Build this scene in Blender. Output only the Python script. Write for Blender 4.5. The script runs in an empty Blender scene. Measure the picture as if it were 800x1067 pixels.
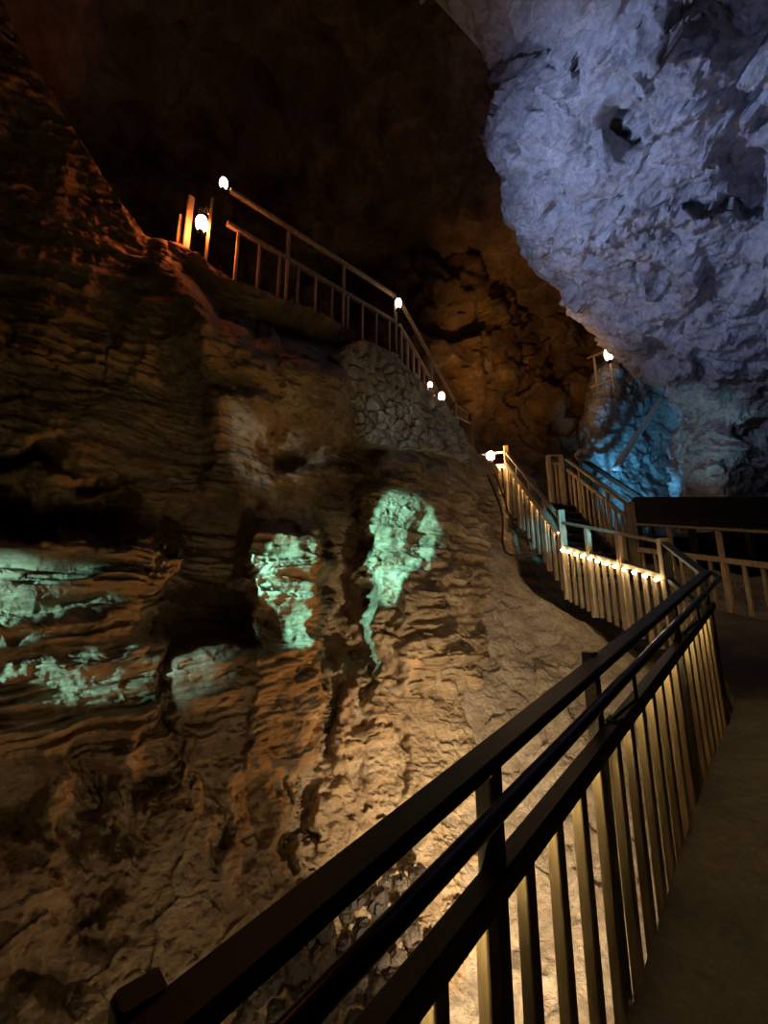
import bpy, math, random
import numpy as np
from mathutils import Vector

random.seed(7)
C = bpy.context.scene.collection
scene = bpy.context.scene

# ------------------------------------------------------------------ camera
F = 420.0
PITCH = math.radians(11.5)
CP, SP = math.cos(PITCH), math.sin(PITCH)
EYE = 1.6
cam_data = bpy.data.cameras.new('camera')
cam = bpy.data.objects.new('camera', cam_data)
C.objects.link(cam)
cam_data.sensor_fit = 'VERTICAL'
cam_data.sensor_height = 24.0
cam_data.lens = 24.0 * F / 1067.0
cam_data.clip_start = 0.02
cam_data.clip_end = 200
cam.location = (0, 0, EYE)
cam.rotation_euler = (math.pi / 2 + PITCH, 0, 0)
scene.camera = cam


def P(px, py, Y):
    """point seen at a photo position, Y metres ahead of the camera (arrays allowed)"""
    u = (np.asarray(px, float) - 400.0) / F
    v = (533.5 - np.asarray(py, float)) / F
    fw = CP - v * SP
    up = v * CP + SP
    k = np.asarray(Y, float) / fw
    return np.stack(np.broadcast_arrays(u * k, fw * k, EYE + up * k), axis=-1)


def V(px, py, Y):
    return Vector(P(px, py, Y).tolist())


# ------------------------------------------------------------------ noise
rng = np.random.RandomState(11)
PERM = rng.permutation(512)
PERM = np.concatenate([PERM, PERM, PERM])
GR = rng.normal(size=(512, 3))
GR /= np.linalg.norm(GR, axis=1)[:, None]


def _h(i, j, k):
    return PERM[(PERM[(PERM[i & 511] + j) & 511] + k) & 511]


def perlin(p):
    p = np.asarray(p, float)
    i = np.floor(p).astype(int)
    f = p - i
    w = f * f * f * (f * (f * 6 - 15) + 10)
    r = 0
    for dx in (0, 1):
        for dy in (0, 1):
            for dz in (0, 1):
                g = GR[_h(i[..., 0] + dx, i[..., 1] + dy, i[..., 2] + dz)]
                d = f - np.array([dx, dy, dz])
                wt = (w[..., 0] if dx else 1 - w[..., 0]) * (w[..., 1] if dy else 1 - w[..., 1]) * (w[..., 2] if dz else 1 - w[..., 2])
                r = r + wt * (g * d).sum(-1)
    return r * 1.5


def fbm(p, oct=5, gain=0.5, lac=2.03):
    a, r, s = 1.0, 0, 0
    q = np.array(p, float)
    for o in range(oct):
        r = r + a * perlin(q + o * 17.3)
        s += a
        a *= gain
        q = q * lac
    return r / s


def ridged(p, oct=4, gain=0.5):
    a, r, s = 1.0, 0, 0
    q = np.array(p, float)
    for o in range(oct):
        r = r + a * (1 - np.abs(perlin(q + o * 9.1)) * 2)
        s += a
        a *= gain
        q = q * 2.1
    return r / s


def cells(p):
    """worley: returns f1, f2, facet height"""
    p = np.asarray(p, float)
    i = np.floor(p).astype(int)
    f1 = np.full(p.shape[:-1], 9.0)
    f2 = np.full(p.shape[:-1], 9.0)
    fac = np.zeros(p.shape[:-1])
    for dx in (-1, 0, 1):
        for dy in (-1, 0, 1):
            for dz in (-1, 0, 1):
                h = _h(i[..., 0] + dx, i[..., 1] + dy, i[..., 2] + dz)
                c = i + np.array([dx, dy, dz]) + 0.5 + GR[h] * 0.45
                d = np.linalg.norm(p - c, axis=-1)
                t = ((p - c) * GR[(h * 7 + 3) & 511]).sum(-1) + GR[(h * 13 + 5) & 511][..., 0] * 0.5
                m = d < f1
                f2 = np.where(m, f1, np.minimum(f2, d))
                fac = np.where(m, t, fac)
                f1 = np.where(m, d, f1)
    return f1, f2, fac


class RBF:
    def __init__(self, xs, vals, scale):
        self.x = np.asarray(xs, float) / scale
        self.s = scale
        n, d = self.x.shape
        r = np.linalg.norm(self.x[:, None] - self.x[None], axis=-1)
        A = np.zeros((n + d + 1, n + d + 1))
        A[:n, :n] = self.k(r) + np.eye(n) * 0.002
        A[:n, n] = 1
        A[:n, n + 1:] = self.x
        A[n, :n] = 1
        A[n + 1:, :n] = self.x.T
        b = np.zeros(n + d + 1)
        b[:n] = vals
        self.w = np.linalg.solve(A, b)

    @staticmethod
    def k(r):
        return r * r * np.log(r + 1e-9)

    def __call__(self, *q):
        q = np.stack(np.broadcast_arrays(*q), -1) / self.s
        out = np.full(q.shape[:-1], self.w[len(self.x)])
        for i in range(len(self.x)):
            out = out + self.w[i] * self.k(np.linalg.norm(q - self.x[i], axis=-1))
        for j in range(q.shape[-1]):
            out = out + self.w[len(self.x) + 1 + j] * q[..., j]
        return out


def sm(a, b, x):
    t = np.clip((x - a) / (b - a), 0, 1)
    return t * t * (3 - 2 * t)


def bump2(x, y, cx, cy, rx, ry, p=2):
    return np.exp(-(np.abs((x - cx) / rx) ** p + np.abs((y - cy) / ry) ** p))


# ------------------------------------------------------------------ materials
def new_mat(name):
    m = bpy.data.materials.new(name)
    m.use_nodes = True
    nt = m.node_tree
    b = nt.nodes['Principled BSDF']
    return m, nt, b


def ramp(nt, stops):
    r = nt.nodes.new('ShaderNodeValToRGB')
    e = r.color_ramp.elements
    while len(e) < len(stops):
        e.new(0.5)
    for k, (p, c) in enumerate(stops):
        e[k].position = p
        e[k].color = (*c, 1)
    return r


def rock_mat(name, cols, scale=1.0, bump=0.6, dist=0.03, rough=0.85, strat=0.0):
    m, nt, b = new_mat(name)
    L = nt.links.new
    geo = nt.nodes.new('ShaderNodeNewGeometry')
    mp = nt.nodes.new('ShaderNodeMapping')
    mp.inputs['Scale'].default_value = (scale, scale, scale * (1 + strat))
    L(geo.outputs['Position'], mp.inputs['Vector'])
    n1 = nt.nodes.new('ShaderNodeTexNoise')
    n1.inputs['Scale'].default_value = 1.6
    n1.inputs['Detail'].default_value = 9
    n1.inputs['Roughness'].default_value = 0.62
    n1.inputs['Distortion'].default_value = 0.5
    L(mp.outputs[0], n1.inputs['Vector'])
    r = ramp(nt, [(0.28, cols[0]), (0.5, cols[1]), (0.72, cols[2])])
    L(n1.outputs['Fac'], r.inputs['Fac'])
    n2 = nt.nodes.new('ShaderNodeTexNoise')
    n2.inputs['Scale'].default_value = 14
    n2.inputs['Detail'].default_value = 10
    n2.inputs['Roughness'].default_value = 0.7
    L(mp.outputs[0], n2.inputs['Vector'])
    r2 = ramp(nt, [(0.3, (0.45, 0.42, 0.4)), (0.6, (1, 1, 1))])
    L(n2.outputs['Fac'], r2.inputs['Fac'])
    mx = nt.nodes.new('ShaderNodeMix')
    mx.data_type = 'RGBA'
    mx.blend_type = 'MULTIPLY'
    mx.inputs['Factor'].default_value = 0.8
    L(r.outputs[0], mx.inputs['A'])
    L(r2.outputs[0], mx.inputs['B'])
    L(mx.outputs['Result'], b.inputs['Base Color'])
    n3 = nt.nodes.new('ShaderNodeTexNoise')
    n3.inputs['Scale'].default_value = 9
    n3.inputs['Detail'].default_value = 12
    n3.inputs['Roughness'].default_value = 0.72
    n3.inputs['Distortion'].default_value = 0.4
    L(mp.outputs[0], n3.inputs['Vector'])
    bp = nt.nodes.new('ShaderNodeBump')
    bp.inputs['Strength'].default_value = bump
    bp.inputs['Distance'].default_value = dist
    L(n3.outputs['Fac'], bp.inputs['Height'])
    L(bp.outputs[0], b.inputs['Normal'])
    b.inputs['Roughness'].default_value = rough
    return m


def wood_mat(name, c0, c1, rough=0.7):
    m, nt, b = new_mat(name)
    L = nt.links.new
    tc = nt.nodes.new('ShaderNodeTexCoord')
    mp = nt.nodes.new('ShaderNodeMapping')
    mp.inputs['Scale'].default_value = (22, 22, 2.2)
    L(tc.outputs['Object'], mp.inputs['Vector'])
    n = nt.nodes.new('ShaderNodeTexNoise')
    n.inputs['Scale'].default_value = 1.5
    n.inputs['Detail'].default_value = 7
    n.inputs['Distortion'].default_value = 1.2
    L(mp.outputs[0], n.inputs['Vector'])
    r = ramp(nt, [(0.3, c0), (0.68, c1)])
    L(n.outputs['Fac'], r.inputs['Fac'])
    oi = nt.nodes.new('ShaderNodeObjectInfo')
    hs = nt.nodes.new('ShaderNodeHueSaturation')
    ma = nt.nodes.new('ShaderNodeMapRange')
    ma.inputs['To Min'].default_value = 0.7
    ma.inputs['To Max'].default_value = 1.2
    L(oi.outputs['Random'], ma.inputs['Value'])
    L(ma.outputs[0], hs.inputs['Value'])
    L(r.outputs[0], hs.inputs['Color'])
    L(hs.outputs[0], b.inputs['Base Color'])
    bp = nt.nodes.new('ShaderNodeBump')
    bp.inputs['Strength'].default_value = 0.35
    bp.inputs['Distance'].default_value = 0.004
    L(n.outputs['Fac'], bp.inputs['Height'])
    L(bp.outputs[0], b.inputs['Normal'])
    b.inputs['Roughness'].default_value = rough
    return m


def emit_mat(name, col, s):
    m, nt, b = new_mat(name)
    b.inputs['Base Color'].default_value = (0.8, 0.75, 0.7, 1)
    b.inputs['Emission Color'].default_value = (*col, 1)
    b.inputs['Emission Strength'].default_value = s
    return m


def plain(name, col, rough, metal=0.0):
    m, nt, b = new_mat(name)
    n = nt.nodes.new('ShaderNodeTexNoise')
    n.inputs['Scale'].default_value = 40
    n.inputs['Detail'].default_value = 6
    r = ramp(nt, [(0.3, tuple(c * 0.7 for c in col)), (0.7, col)])
    nt.links.new(n.outputs['Fac'], r.inputs['Fac'])
    nt.links.new(r.outputs[0], b.inputs['Base Color'])
    b.inputs['Roughness'].default_value = rough
    b.inputs['Metallic'].default_value = metal
    return m


M = {}
M['cliff'] = rock_mat('ochre limestone', [(0.20, 0.115, 0.055), (0.42, 0.28, 0.15), (0.60, 0.45, 0.29)], 1.0, 0.9, 0.045, 0.8, 1.6)
M['pale'] = rock_mat('pale limestone', [(0.30, 0.29, 0.30), (0.50, 0.48, 0.48), (0.66, 0.64, 0.63)], 0.9, 0.7, 0.05, 0.85)
M['roof'] = rock_mat('blackish cave roof', [(0.02, 0.012, 0.008), (0.07, 0.04, 0.025), (0.13, 0.08, 0.05)], 0.6, 0.8, 0.08, 0.9)  # very dark brown rock mix
M['back'] = rock_mat('brown cave rock', [(0.05, 0.03, 0.018), (0.20, 0.12, 0.065), (0.38, 0.26, 0.15)], 0.6, 0.8, 0.08, 0.9)
M['shaded'] = rock_mat('dark wet boulder', [(0.015, 0.01, 0.007), (0.05, 0.033, 0.022), (0.16, 0.11, 0.07)], 3.0, 0.8, 0.02, 0.5)  # shade of the unlit ground put into the rock colour
M['soil'] = rock_mat('sandy cave ground', [(0.26, 0.18, 0.11), (0.44, 0.33, 0.22), (0.58, 0.46, 0.33)], 2.2, 1.0, 0.035, 0.95)
M['stone'] = rock_mat('masonry stone', [(0.22, 0.18, 0.14), (0.42, 0.36, 0.29), (0.56, 0.5, 0.42)], 1.2, 0.6, 0.02, 0.9)
M['deck'] = rock_mat('trodden concrete', [(0.07, 0.05, 0.03), (0.12, 0.09, 0.055), (0.17, 0.13, 0.08)], 2.2, 0.5, 0.01, 0.8)
M['wood'] = wood_mat('weathered pine', (0.24, 0.16, 0.085), (0.52, 0.39, 0.24))
M['rail'] = wood_mat('shade darkened pine', (0.018, 0.012, 0.008), (0.045, 0.03, 0.02), 0.5)  # near black for the unlit side of the rails, shade in the colour
M['dark'] = wood_mat('dark timber with shade', (0.02, 0.014, 0.01), (0.05, 0.035, 0.024), 0.7)  # the barrier's own dark; on the far railing it stands for missing light
M['metal'] = plain('blackened steel', (0.05, 0.045, 0.04), 0.28, 0.9)
M['steel'] = plain('galvanised pipe', (0.8, 0.84, 0.86), 0.5, 0.0)
M['rubber'] = plain('black rubber', (0.02, 0.02, 0.02), 0.6)
M['led'] = emit_mat('warm led', (1.0, 0.78, 0.36), 34)
M['led2'] = emit_mat('warm led bulb', (1.0, 0.80, 0.48), 45)
M['led3'] = emit_mat('stair led', (1.0, 0.70, 0.32), 70)
M['globe_red'] = emit_mat('orange lantern glass', (1.0, 0.25, 0.07), 130)
M['globe'] = emit_mat('warm white lantern glass', (1.0, 0.60, 0.36), 12)
M['globe_far'] = emit_mat('far lantern glass', (1.0, 0.72, 0.52), 5)
M['globe_big'] = emit_mat('landing lantern glass', (1.0, 0.62, 0.30), 130)


# ------------------------------------------------------------------ object helpers
def link(name, verts, faces, mat, parent=None, smooth=False):
    me = bpy.data.meshes.new(name)
    vs = np.asarray(verts, float).reshape(-1, 3)
    if parent is not None:
        off = Vector(parent.location)
        q = parent
        while q.parent is not None:
            q = q.parent
            off = off + Vector(q.location)
        org = Vector((0, 0, 0))
        vs = vs - np.array(off)
    else:
        org = Vector((float(vs[:, 0].mean()), float(vs[:, 1].mean()), float(vs[:, 2].min())))
        vs = vs - np.array(org)
    me.from_pydata(vs.tolist(), [], [tuple(f) for f in faces])
    me.update()
    if smooth:
        me.polygons.foreach_set('use_smooth', [True] * len(me.polygons))
    me.materials.append(mat)
    o = bpy.data.objects.new(name, me)
    C.objects.link(o)
    if parent is not None:
        o.parent = parent
    else:
        o.location = org
    return o


def part(name, geo, mat, parent, smooth=False):
    """part with its own origin at its own base, under its thing"""
    vs, fs = geo
    vs = np.asarray(vs, float).reshape(-1, 3)
    off = Vector((0, 0, 0))
    q = parent
    while q is not None:
        off = off + Vector(q.location)
        q = q.parent
    org = vs.mean(0)
    me = bpy.data.meshes.new(name)
    me.from_pydata((vs - org).tolist(), [], [tuple(f) for f in fs])
    me.update()
    if smooth:
        me.polygons.foreach_set('use_smooth', [True] * len(me.polygons))
    me.materials.append(mat)
    o = bpy.data.objects.new(name, me)
    C.objects.link(o)
    o.location = Vector(org.tolist()) - off
    o.parent = parent
    return o


def thing(name, label, cat, loc, group=None):
    o = bpy.data.objects.new(name, None)
    o.empty_display_size = 0.1
    C.objects.link(o)
    o.location = loc
    o['label'] = label
    o['category'] = cat
    if group:
        o['group'] = group
    return o


def tag(o, label, cat, group=None):
    o['label'] = label
    o['category'] = cat
    if group:
        o['group'] = group
    return o


def structure(o, label=None, cat='cave wall'):
    o['kind'] = 'structure'
    if label:
        o['label'] = label
        o['category'] = cat
    return o


def beam(a, b, w, h, up=(0, 0, 1), ch=0.12):
    """chamfered timber from a to b: w across, h along 'up'"""
    a, b = Vector(a), Vector(b)
    d = (b - a).normalized()
    up = Vector(up)
    if abs(d.dot(up)) > 0.999:
        up = Vector((0, 1, 0))
    s = d.cross(up).normalized()
    u = s.cross(d).normalized()
    c = min(w, h) * ch
    sec = [(-w / 2 + c, -h / 2), (w / 2 - c, -h / 2), (w / 2, -h / 2 + c), (w / 2, h / 2 - c),
           (w / 2 - c, h / 2), (-w / 2 + c, h / 2), (-w / 2, h / 2 - c), (-w / 2, -h / 2 + c)]
    vs = []
    for e in (a, b):
        for x, y in sec:
            vs.append(tuple(e + s * x + u * y))
    fs = [[k, (k + 1) % 8, 8 + (k + 1) % 8, 8 + k] for k in range(8)]
    fs.append(list(range(7, -1, -1)))
    fs.append(list(range(8, 16)))
    return vs, fs


def post(p, z0, z1, w, d, ang=0.0, cap=0.0):
    """upright timber at plan point p, face turned by ang"""
    s = Vector((math.cos(ang), math.sin(ang), 0))
    t = Vector((-s.y, s.x, 0))
    c = min(w, d) * 0.1
    sec = [(-w / 2 + c, -d / 2), (w / 2 - c, -d / 2), (w / 2, -d / 2 + c), (w / 2, d / 2 - c),
           (w / 2 - c, d / 2), (-w / 2 + c, d / 2), (-w / 2, d / 2 - c), (-w / 2, -d / 2 + c)]
    vs, fs = [], []
    zs = [z0, z1 - (0.008 if cap else 0), z1]
    for k, z in enumerate(zs):
        q = 0.86 if k == 2 else 1
        for x, y in sec:
            v = Vector((p[0], p[1], z)) + s * x * q + t * y * q
            vs.append(tuple(v))
    for r in range(2):
        for k in range(8):
            fs.append([r * 8 + k, r * 8 + (k + 1) % 8, (r + 1) * 8 + (k + 1) % 8, (r + 1) * 8 + k])
    fs.append(list(range(7, -1, -1)))
    fs.append(list(range(16, 24)))
    return vs, fs


def tube(pts, r, n=10):
    pts = [Vector(p) for p in pts]
    vs, fs = [], []
    prev = None
    for i, p in enumerate(pts):
        d = (pts[min(i + 1, len(pts) - 1)] - pts[max(i - 1, 0)]).normalized()
        ref = prev if prev is not None else (Vector((0, 0, 1)) if abs(d.z) < 0.9 else Vector((1, 0, 0)))
        s = d.cross(ref).normalized()
        u = s.cross(d).normalized()
        prev = u
        for k in range(n):
            a = 2 * math.pi * k / n
            vs.append(tuple(p + s * math.cos(a) * r + u * math.sin(a) * r))
    for i in range(len(pts) - 1):
        for k in range(n):
            fs.append([i * n + k, i * n + (k + 1) % n, (i + 1) * n + (k + 1) % n, (i + 1) * n + k])
    fs.append(list(range(n - 1, -1, -1)))
    fs.append([(len(pts) - 1) * n + k for k in range(n)])
    return vs, fs


def spline(pts, n=12):
    pts = [Vector(p) for p in pts]
    q = [pts[0]] + pts + [pts[-1]]
    out = []
    for i in range(1, len(q) - 2):
        for k in range(n):
            t = k / n
            a, b, c, d = q[i - 1], q[i], q[i + 1], q[i + 2]
            out.append(0.5 * ((2 * b) + (c - a) * t + (2 * a - 5 * b + 4 * c - d) * t * t + (3 * b - a - 3 * c + d) * t ** 3))
    out.append(pts[-1])
    return out


def lathe(c, prof, n=18):
    c = Vector(c)
    vs, fs = [], []
    for r, z in prof:
        for k in range(n):
            a = 2 * math.pi * k / n
            vs.append((c.x + r * math.cos(a), c.y + r * math.sin(a), c.z + z))
    for i in range(len(prof) - 1):
        for k in range(n):
            fs.append([i * n + k, i * n + (k + 1) % n, (i + 1) * n + (k + 1) % n, (i + 1) * n + k])
    fs.append(list(range(n - 1, -1, -1)))
    fs.append([(len(prof) - 1) * n + k for k in range(n)])
    return vs, fs


# ------------------------------------------------------------------ rock sheets
def grid_faces(nr, nc):
    i = np.arange(nr - 1)[:, None] * nc + np.arange(nc - 1)[None]
    return np.stack([i, i + nc, i + nc + 1, i + 1], -1).reshape(-1, 4)


def normals(g, toward):
    dr = np.gradient(g, axis=0)
    dc = np.gradient(g, axis=1)
    n = np.cross(dr, dc)
    n /= np.linalg.norm(n, axis=-1)[..., None] + 1e-12
    s = np.sign((n * (np.asarray(toward) - g)).sum(-1))[..., None]
    s[s == 0] = 1
    return n * s


def big_mesh(name, g, mat, smooth=True):
    nr, nc = g.shape[:2]
    fs = grid_faces(nr, nc)
    vs = g.reshape(-1, 3)
    org = np.array([vs[:, 0].mean(), vs[:, 1].mean(), vs[:, 2].min()])
    me = bpy.data.meshes.new(name)
    me.vertices.add(len(vs))
    me.vertices.foreach_set('co', (vs - org).ravel().astype(np.float32))
    me.loops.add(len(fs) * 4)
    me.loops.foreach_set('vertex_index', fs.ravel().astype(np.int32))
    me.polygons.add(len(fs))
    me.polygons.foreach_set('loop_start', np.arange(0, len(fs) * 4, 4, dtype=np.int32))
    me.update(calc_edges=True)
    me.polygons.foreach_set('use_smooth', [smooth] * len(fs))
    me.materials.append(mat)
    o = bpy.data.objects.new(name, me)
    C.objects.link(o)
    o.location = org.tolist()
    return o


def densify(lo, hi, n):
    return np.linspace(lo, hi, n)


# ---- left cliff
cliff_ctrl = [
    (-260, -150, 1.75), (-260, 0, 1.9), (-260, 300, 1.95), (-260, 600, 1.85), (-260, 900, 1.65), (-260, 1230, 1.35),
    (0, -150, 2.5), (0, 20, 2.65), (0, 150, 2.75), (0, 300, 2.75), (0, 450, 2.75), (0, 600, 2.6), (0, 780, 2.5), (0, 900, 2.3), (0, 1067, 2.05), (0, 1250, 1.7),
    (150, 250, 3.15), (150, 400, 3.25), (150, 500, 3.25), (150, 600, 3.1), (150, 780, 2.95), (150, 900, 2.7), (150, 1067, 2.3), (150, 1250, 1.95),
    (250, 300, 3.4), (250, 400, 3.6), (250, 500, 3.7), (250, 600, 3.6), (250, 700, 3.45), (250, 800, 3.25), (250, 900, 2.95), (250, 1000, 2.65), (250, 1150, 2.35),
    (340, 330, 3.8), (340, 420, 4.2), (340, 500, 4.35), (340, 600, 4.25), (340, 700, 4.05), (340, 800, 3.75), (340, 900, 3.35), (340, 1000, 2.95), (340, 1150, 2.5),
    (400, 358, 4.4), (400, 450, 4.85), (400, 520, 4.9), (400, 600, 4.8), (400, 700, 4.5), (400, 780, 4.1), (400, 900, 3.5), (400, 1000, 3.1), (400, 1150, 2.6),
    (460, 425, 5.8), (460, 500, 5.7), (460, 600, 5.35), (460, 700, 4.95), (460, 780, 4.35), (460, 900, 3.65), (460, 1000, 3.15),
    (505, 470, 7.5), (505, 560, 6.8), (505, 640, 6.1), (505, 700, 5.4), (505, 780, 4.5), (505, 900, 3.75),
    (560, 490, 10.0), (560, 560, 9.0), (560, 640, 7.6), (560, 720, 6.1), (560, 800, 5.0), (560, 1000, 3.6),
]
cliff_rbf = RBF([(a, b) for a, b, c in cliff_ctrl], [c for a, b, c in cliff_ctrl], 200.0)
top_x = [-260, 0, 12, 30, 50, 70, 95, 110, 150, 190, 244, 287, 346, 380, 410, 440, 470, 490, 515, 560]
top_y = [-200, -10, 20, 60, 95, 130, 165, 190, 243, 252, 294, 309, 333, 352, 368, 398, 430, 462, 486, 500]


def cliff_depth(px, py):
    Y = cliff_rbf(px, py)
    return Y


def strata(p, freq, warp):
    z = p[..., 2] + warp * perlin(p * np.array([0.7, 0.7, 0.9])) + 0.05 * perlin(p * 3.1)
    q = np.stack([p[..., 0] * 0.35, p[..., 1] * 0.35, z * freq], -1)
    a = perlin(q)
    q2 = np.stack([p[..., 0] * 0.8, p[..., 1] * 0.8, z * freq * 2.3 + 5], -1)
    b = perlin(q2)
    return np.tanh(a * 5) * 0.55 + np.tanh(b * 6) * 0.45


def cliff_build():
    pxs = densify(-260, 560, 700)
    tv = np.linspace(0, 1, 900)
    top = np.interp(pxs, top_x, top_y)
    PX = np.broadcast_to(pxs[None], (900, 700)).copy()
    PY = top[None] + (1230 - top[None]) * tv[:, None]
    Y = cliff_depth(PX, PY)
    # hollows (+) and bulges (-) of the face, placed on the face
    x = PX + 20 * perlin(np.stack([PX / 55, PY / 55, PX * 0], -1)) + 9 * perlin(np.stack([PX / 20, PY / 20, PX * 0 + 3], -1)) + 4 * perlin(np.stack([PX / 8, PY / 8, PX * 0 + 3], -1))
    y = PY + 18 * perlin(np.stack([PX / 55, PY / 55, PX * 0 + 9], -1)) + 8 * perlin(np.stack([PX / 20, PY / 20, PX * 0 + 5], -1)) + 3 * perlin(np.stack([PX / 8, PY / 8, PX * 0 + 5], -1))
    d = np.zeros_like(PX)

    def box(x0, x1, y0, y1, e=10, ey=None):
        ey = ey or e
        return sm(x0 - e, x0 + e, x) * (1 - sm(x1 - e, x1 + e, x)) * sm(y0 - ey, y0 + ey, y) * (1 - sm(y1 - ey, y1 + ey, y))
    d -= 0.30 * box(262, 330, 552, 790, 7, 10)          # column under the first cyan patch
    d -= 0.12 * box(262, 330, 552, 600, 7, 8)
    d -= 0.34 * box(382, 470, 515, 690, 8, 16)
    d -= 0.30 * box(410, 515, 600, 715, 12, 20)
    d -= 0.22 * box(-300, 168, 566, 800, 8, 8)          # banded block at left
    d -= 0.10 * box(-300, 120, 640, 700, 20, 12)
    d -= 0.22 * box(182, 262, 678, 775, 8, 10)
    d -= 0.16 * box(212, 292, 410, 525, 9, 9)
    d -= 0.20 * box(395, 478, 478, 520, 12, 10)
    d -= 0.15 * bump2(x, y, 60, 330, 90, 60)
    d -= 0.14 * bump2(x, y, 180, 330, 40, 40)
    d -= 0.12 * bump2(x, y, 90, 430, 70, 70)
    d += 0.45 * bump2(x, y, 222, 652, 62, 30, 3)        # dark hollow over the pale knob
    d += 0.32 * bump2(x, y, 50, 540, 110, 20, 3)
    d += 0.25 * bump2(x, y, 20, 478, 50, 11, 3)
    d += 0.25 * bump2(x, y, 95, 508, 26, 9, 3)
    d += 0.40 * box(336, 376, 500, 690, 9, 20)
    d += 0.35 * bump2(x, y, 352, 640, 16, 60, 3)
    d += 0.30 * box(175, 255, 530, 640, 16, 16)
    d += 0.30 * bump2(x, y, 335, 470, 60, 14, 3)
    d += 0.25 * bump2(x, y, 320, 350, 60, 26, 3)
    d += 0.22 * bump2(x, y, 318, 842, 13, 38, 3)
    d += 0.16 * bump2(x, y, 297, 882, 9, 24, 3)
    d += 0.20 * bump2(x, y, 104, 825, 19, 52, 3)
    d += 0.20 * bump2(x, y, 158, 800, 16, 34, 3)
    d += 0.12 * bump2(x, y, 102, 945, 22, 36, 3)
    d += 0.14 * bump2(x, y, 14, 850, 34, 40, 3)
    d += 0.10 * bump2(x, y, 40, 1030, 50, 18, 3)
    d += 0.28 * bump2(x, y, 345, 745, 12, 50, 3)
    d += 0.15 * box(372, 392, 520, 760, 6, 20)
    d += 0.16 * bump2(x, y, 443, 560, 6, 40, 2)
    below = PY - top[None]
    rimw = sm(170, 215, PX) * (1 - sm(352, 372, PX))
    brow = below + 10 * perlin(np.stack([PX / 30, PX * 0 + 4, PX * 0], -1)) + 4 * perlin(np.stack([PX / 9, PX * 0 + 4, PX * 0], -1))
    d -= 0.40 * rimw * sm(36, 62, brow) * (1 - sm(70, 190, brow))  # brow shaped to throw the band below the railing into shade
    d += 0.10 * rimw * sm(8, 16, below) * (1 - sm(26, 50, brow))
    for k in range(26):                                  # vertical flutes low on the face
        fx, fy = random.uniform(60, 420), random.uniform(770, 900)
        d += random.uniform(0.02, 0.07) * bump2(x, y, fx, fy, random.uniform(4, 10), random.uniform(25, 55))
    d = np.where(d > 0, 1.6 * d, 1.15 * d)
    g = P(PX, PY, Y + d)
    n = normals(P(PX, PY, Y), (0, 0, EYE))
    band = np.clip(box(-300, 172, 560, 800, 14) + box(175, 340, 545, 790, 14) + 0.7 * box(376, 520, 505, 720, 14) + 0.35, 0, 1)
    low = sm(760, 830, PY)
    band = band * (1 - 0.85 * low)
    patch = 0.35 + 0.65 * sm(-0.25, 0.2, fbm(g * np.array([1.6, 1.6, 3.0]) + 31, 3))
    leftb = 1 + 0.9 * box(-300, 172, 560, 790, 14)
    disp = 0.055 * leftb * band * strata(g, 5.0, 0.14) + 0.034 * leftb * band * patch * strata(g + 3, 11, 0.10) + 0.022 * (0.2 + band) * patch * strata(g + 8, 24, 0.08)
    disp += 0.13 * fbm(g * 1.2, 4)
    disp += 0.055 * (ridged(g * np.array([2.6, 2.6, 1.8]) + 0.3 * fbm(g * 2, 2)[..., None], 5, 0.55) - 0.5) * (0.5 + low)
    disp += 0.030 * fbm(g * 8, 5, 0.6) + 0.016 * (0.6 + 0.8 * low) * (ridged(g * 13, 3) - 0.5)
    f1, f2, fac = cells((g + 0.12 * fbm(g * 2.5, 3)[..., None]) * np.array([3.2, 3.2, 3.6]))
    disp += fac * 0.045 * (0.35 + 0.6 * low)
    f1, f2, fac = cells((g + 0.05 * fbm(g * 6, 2)[..., None]) * np.array([9, 9, 13]))
    disp += fac * 0.011
    cr = np.abs(perlin(g * np.array([1.1, 1.1, 0.9]) + 0.5 * fbm(g * 3, 3)[..., None] + 50))
    disp -= 0.07 * (1 - sm(0.0, 0.03, cr)) * sm(0.0, 0.25, perlin(g * 0.9 + 70))
    g = g + n * disp[..., None]
    # the top turns away into the ledge behind its rim
    wraps = []
    ridge = (0.10 * sm(10, 40, pxs) * (1 - sm(165, 200, pxs)) * (0.6 + 1.6 * perlin(np.stack([pxs / 14, pxs * 0 + 2, pxs * 0], -1))))[None, :, None]
    for k in (2.2, 1.2, 0.6, 0.35, 0.25, 0.16, 0.08):
        lift = ridge * np.array([0, 0, 1.0]) * (1.0 if 0.1 < k < 0.5 else 0.0)
        wraps.append(g[:1] + np.array([-0.65 * k, 0.75 * k, -0.06 * k - 0.02]) + lift)
    return np.concatenate(wraps + [g], 0)


G = cliff_build()
structure(big_mesh('wall_left', G, M['cliff']), 'banded ochre rock cliff across the ravine on the left', 'cave wall')


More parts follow.
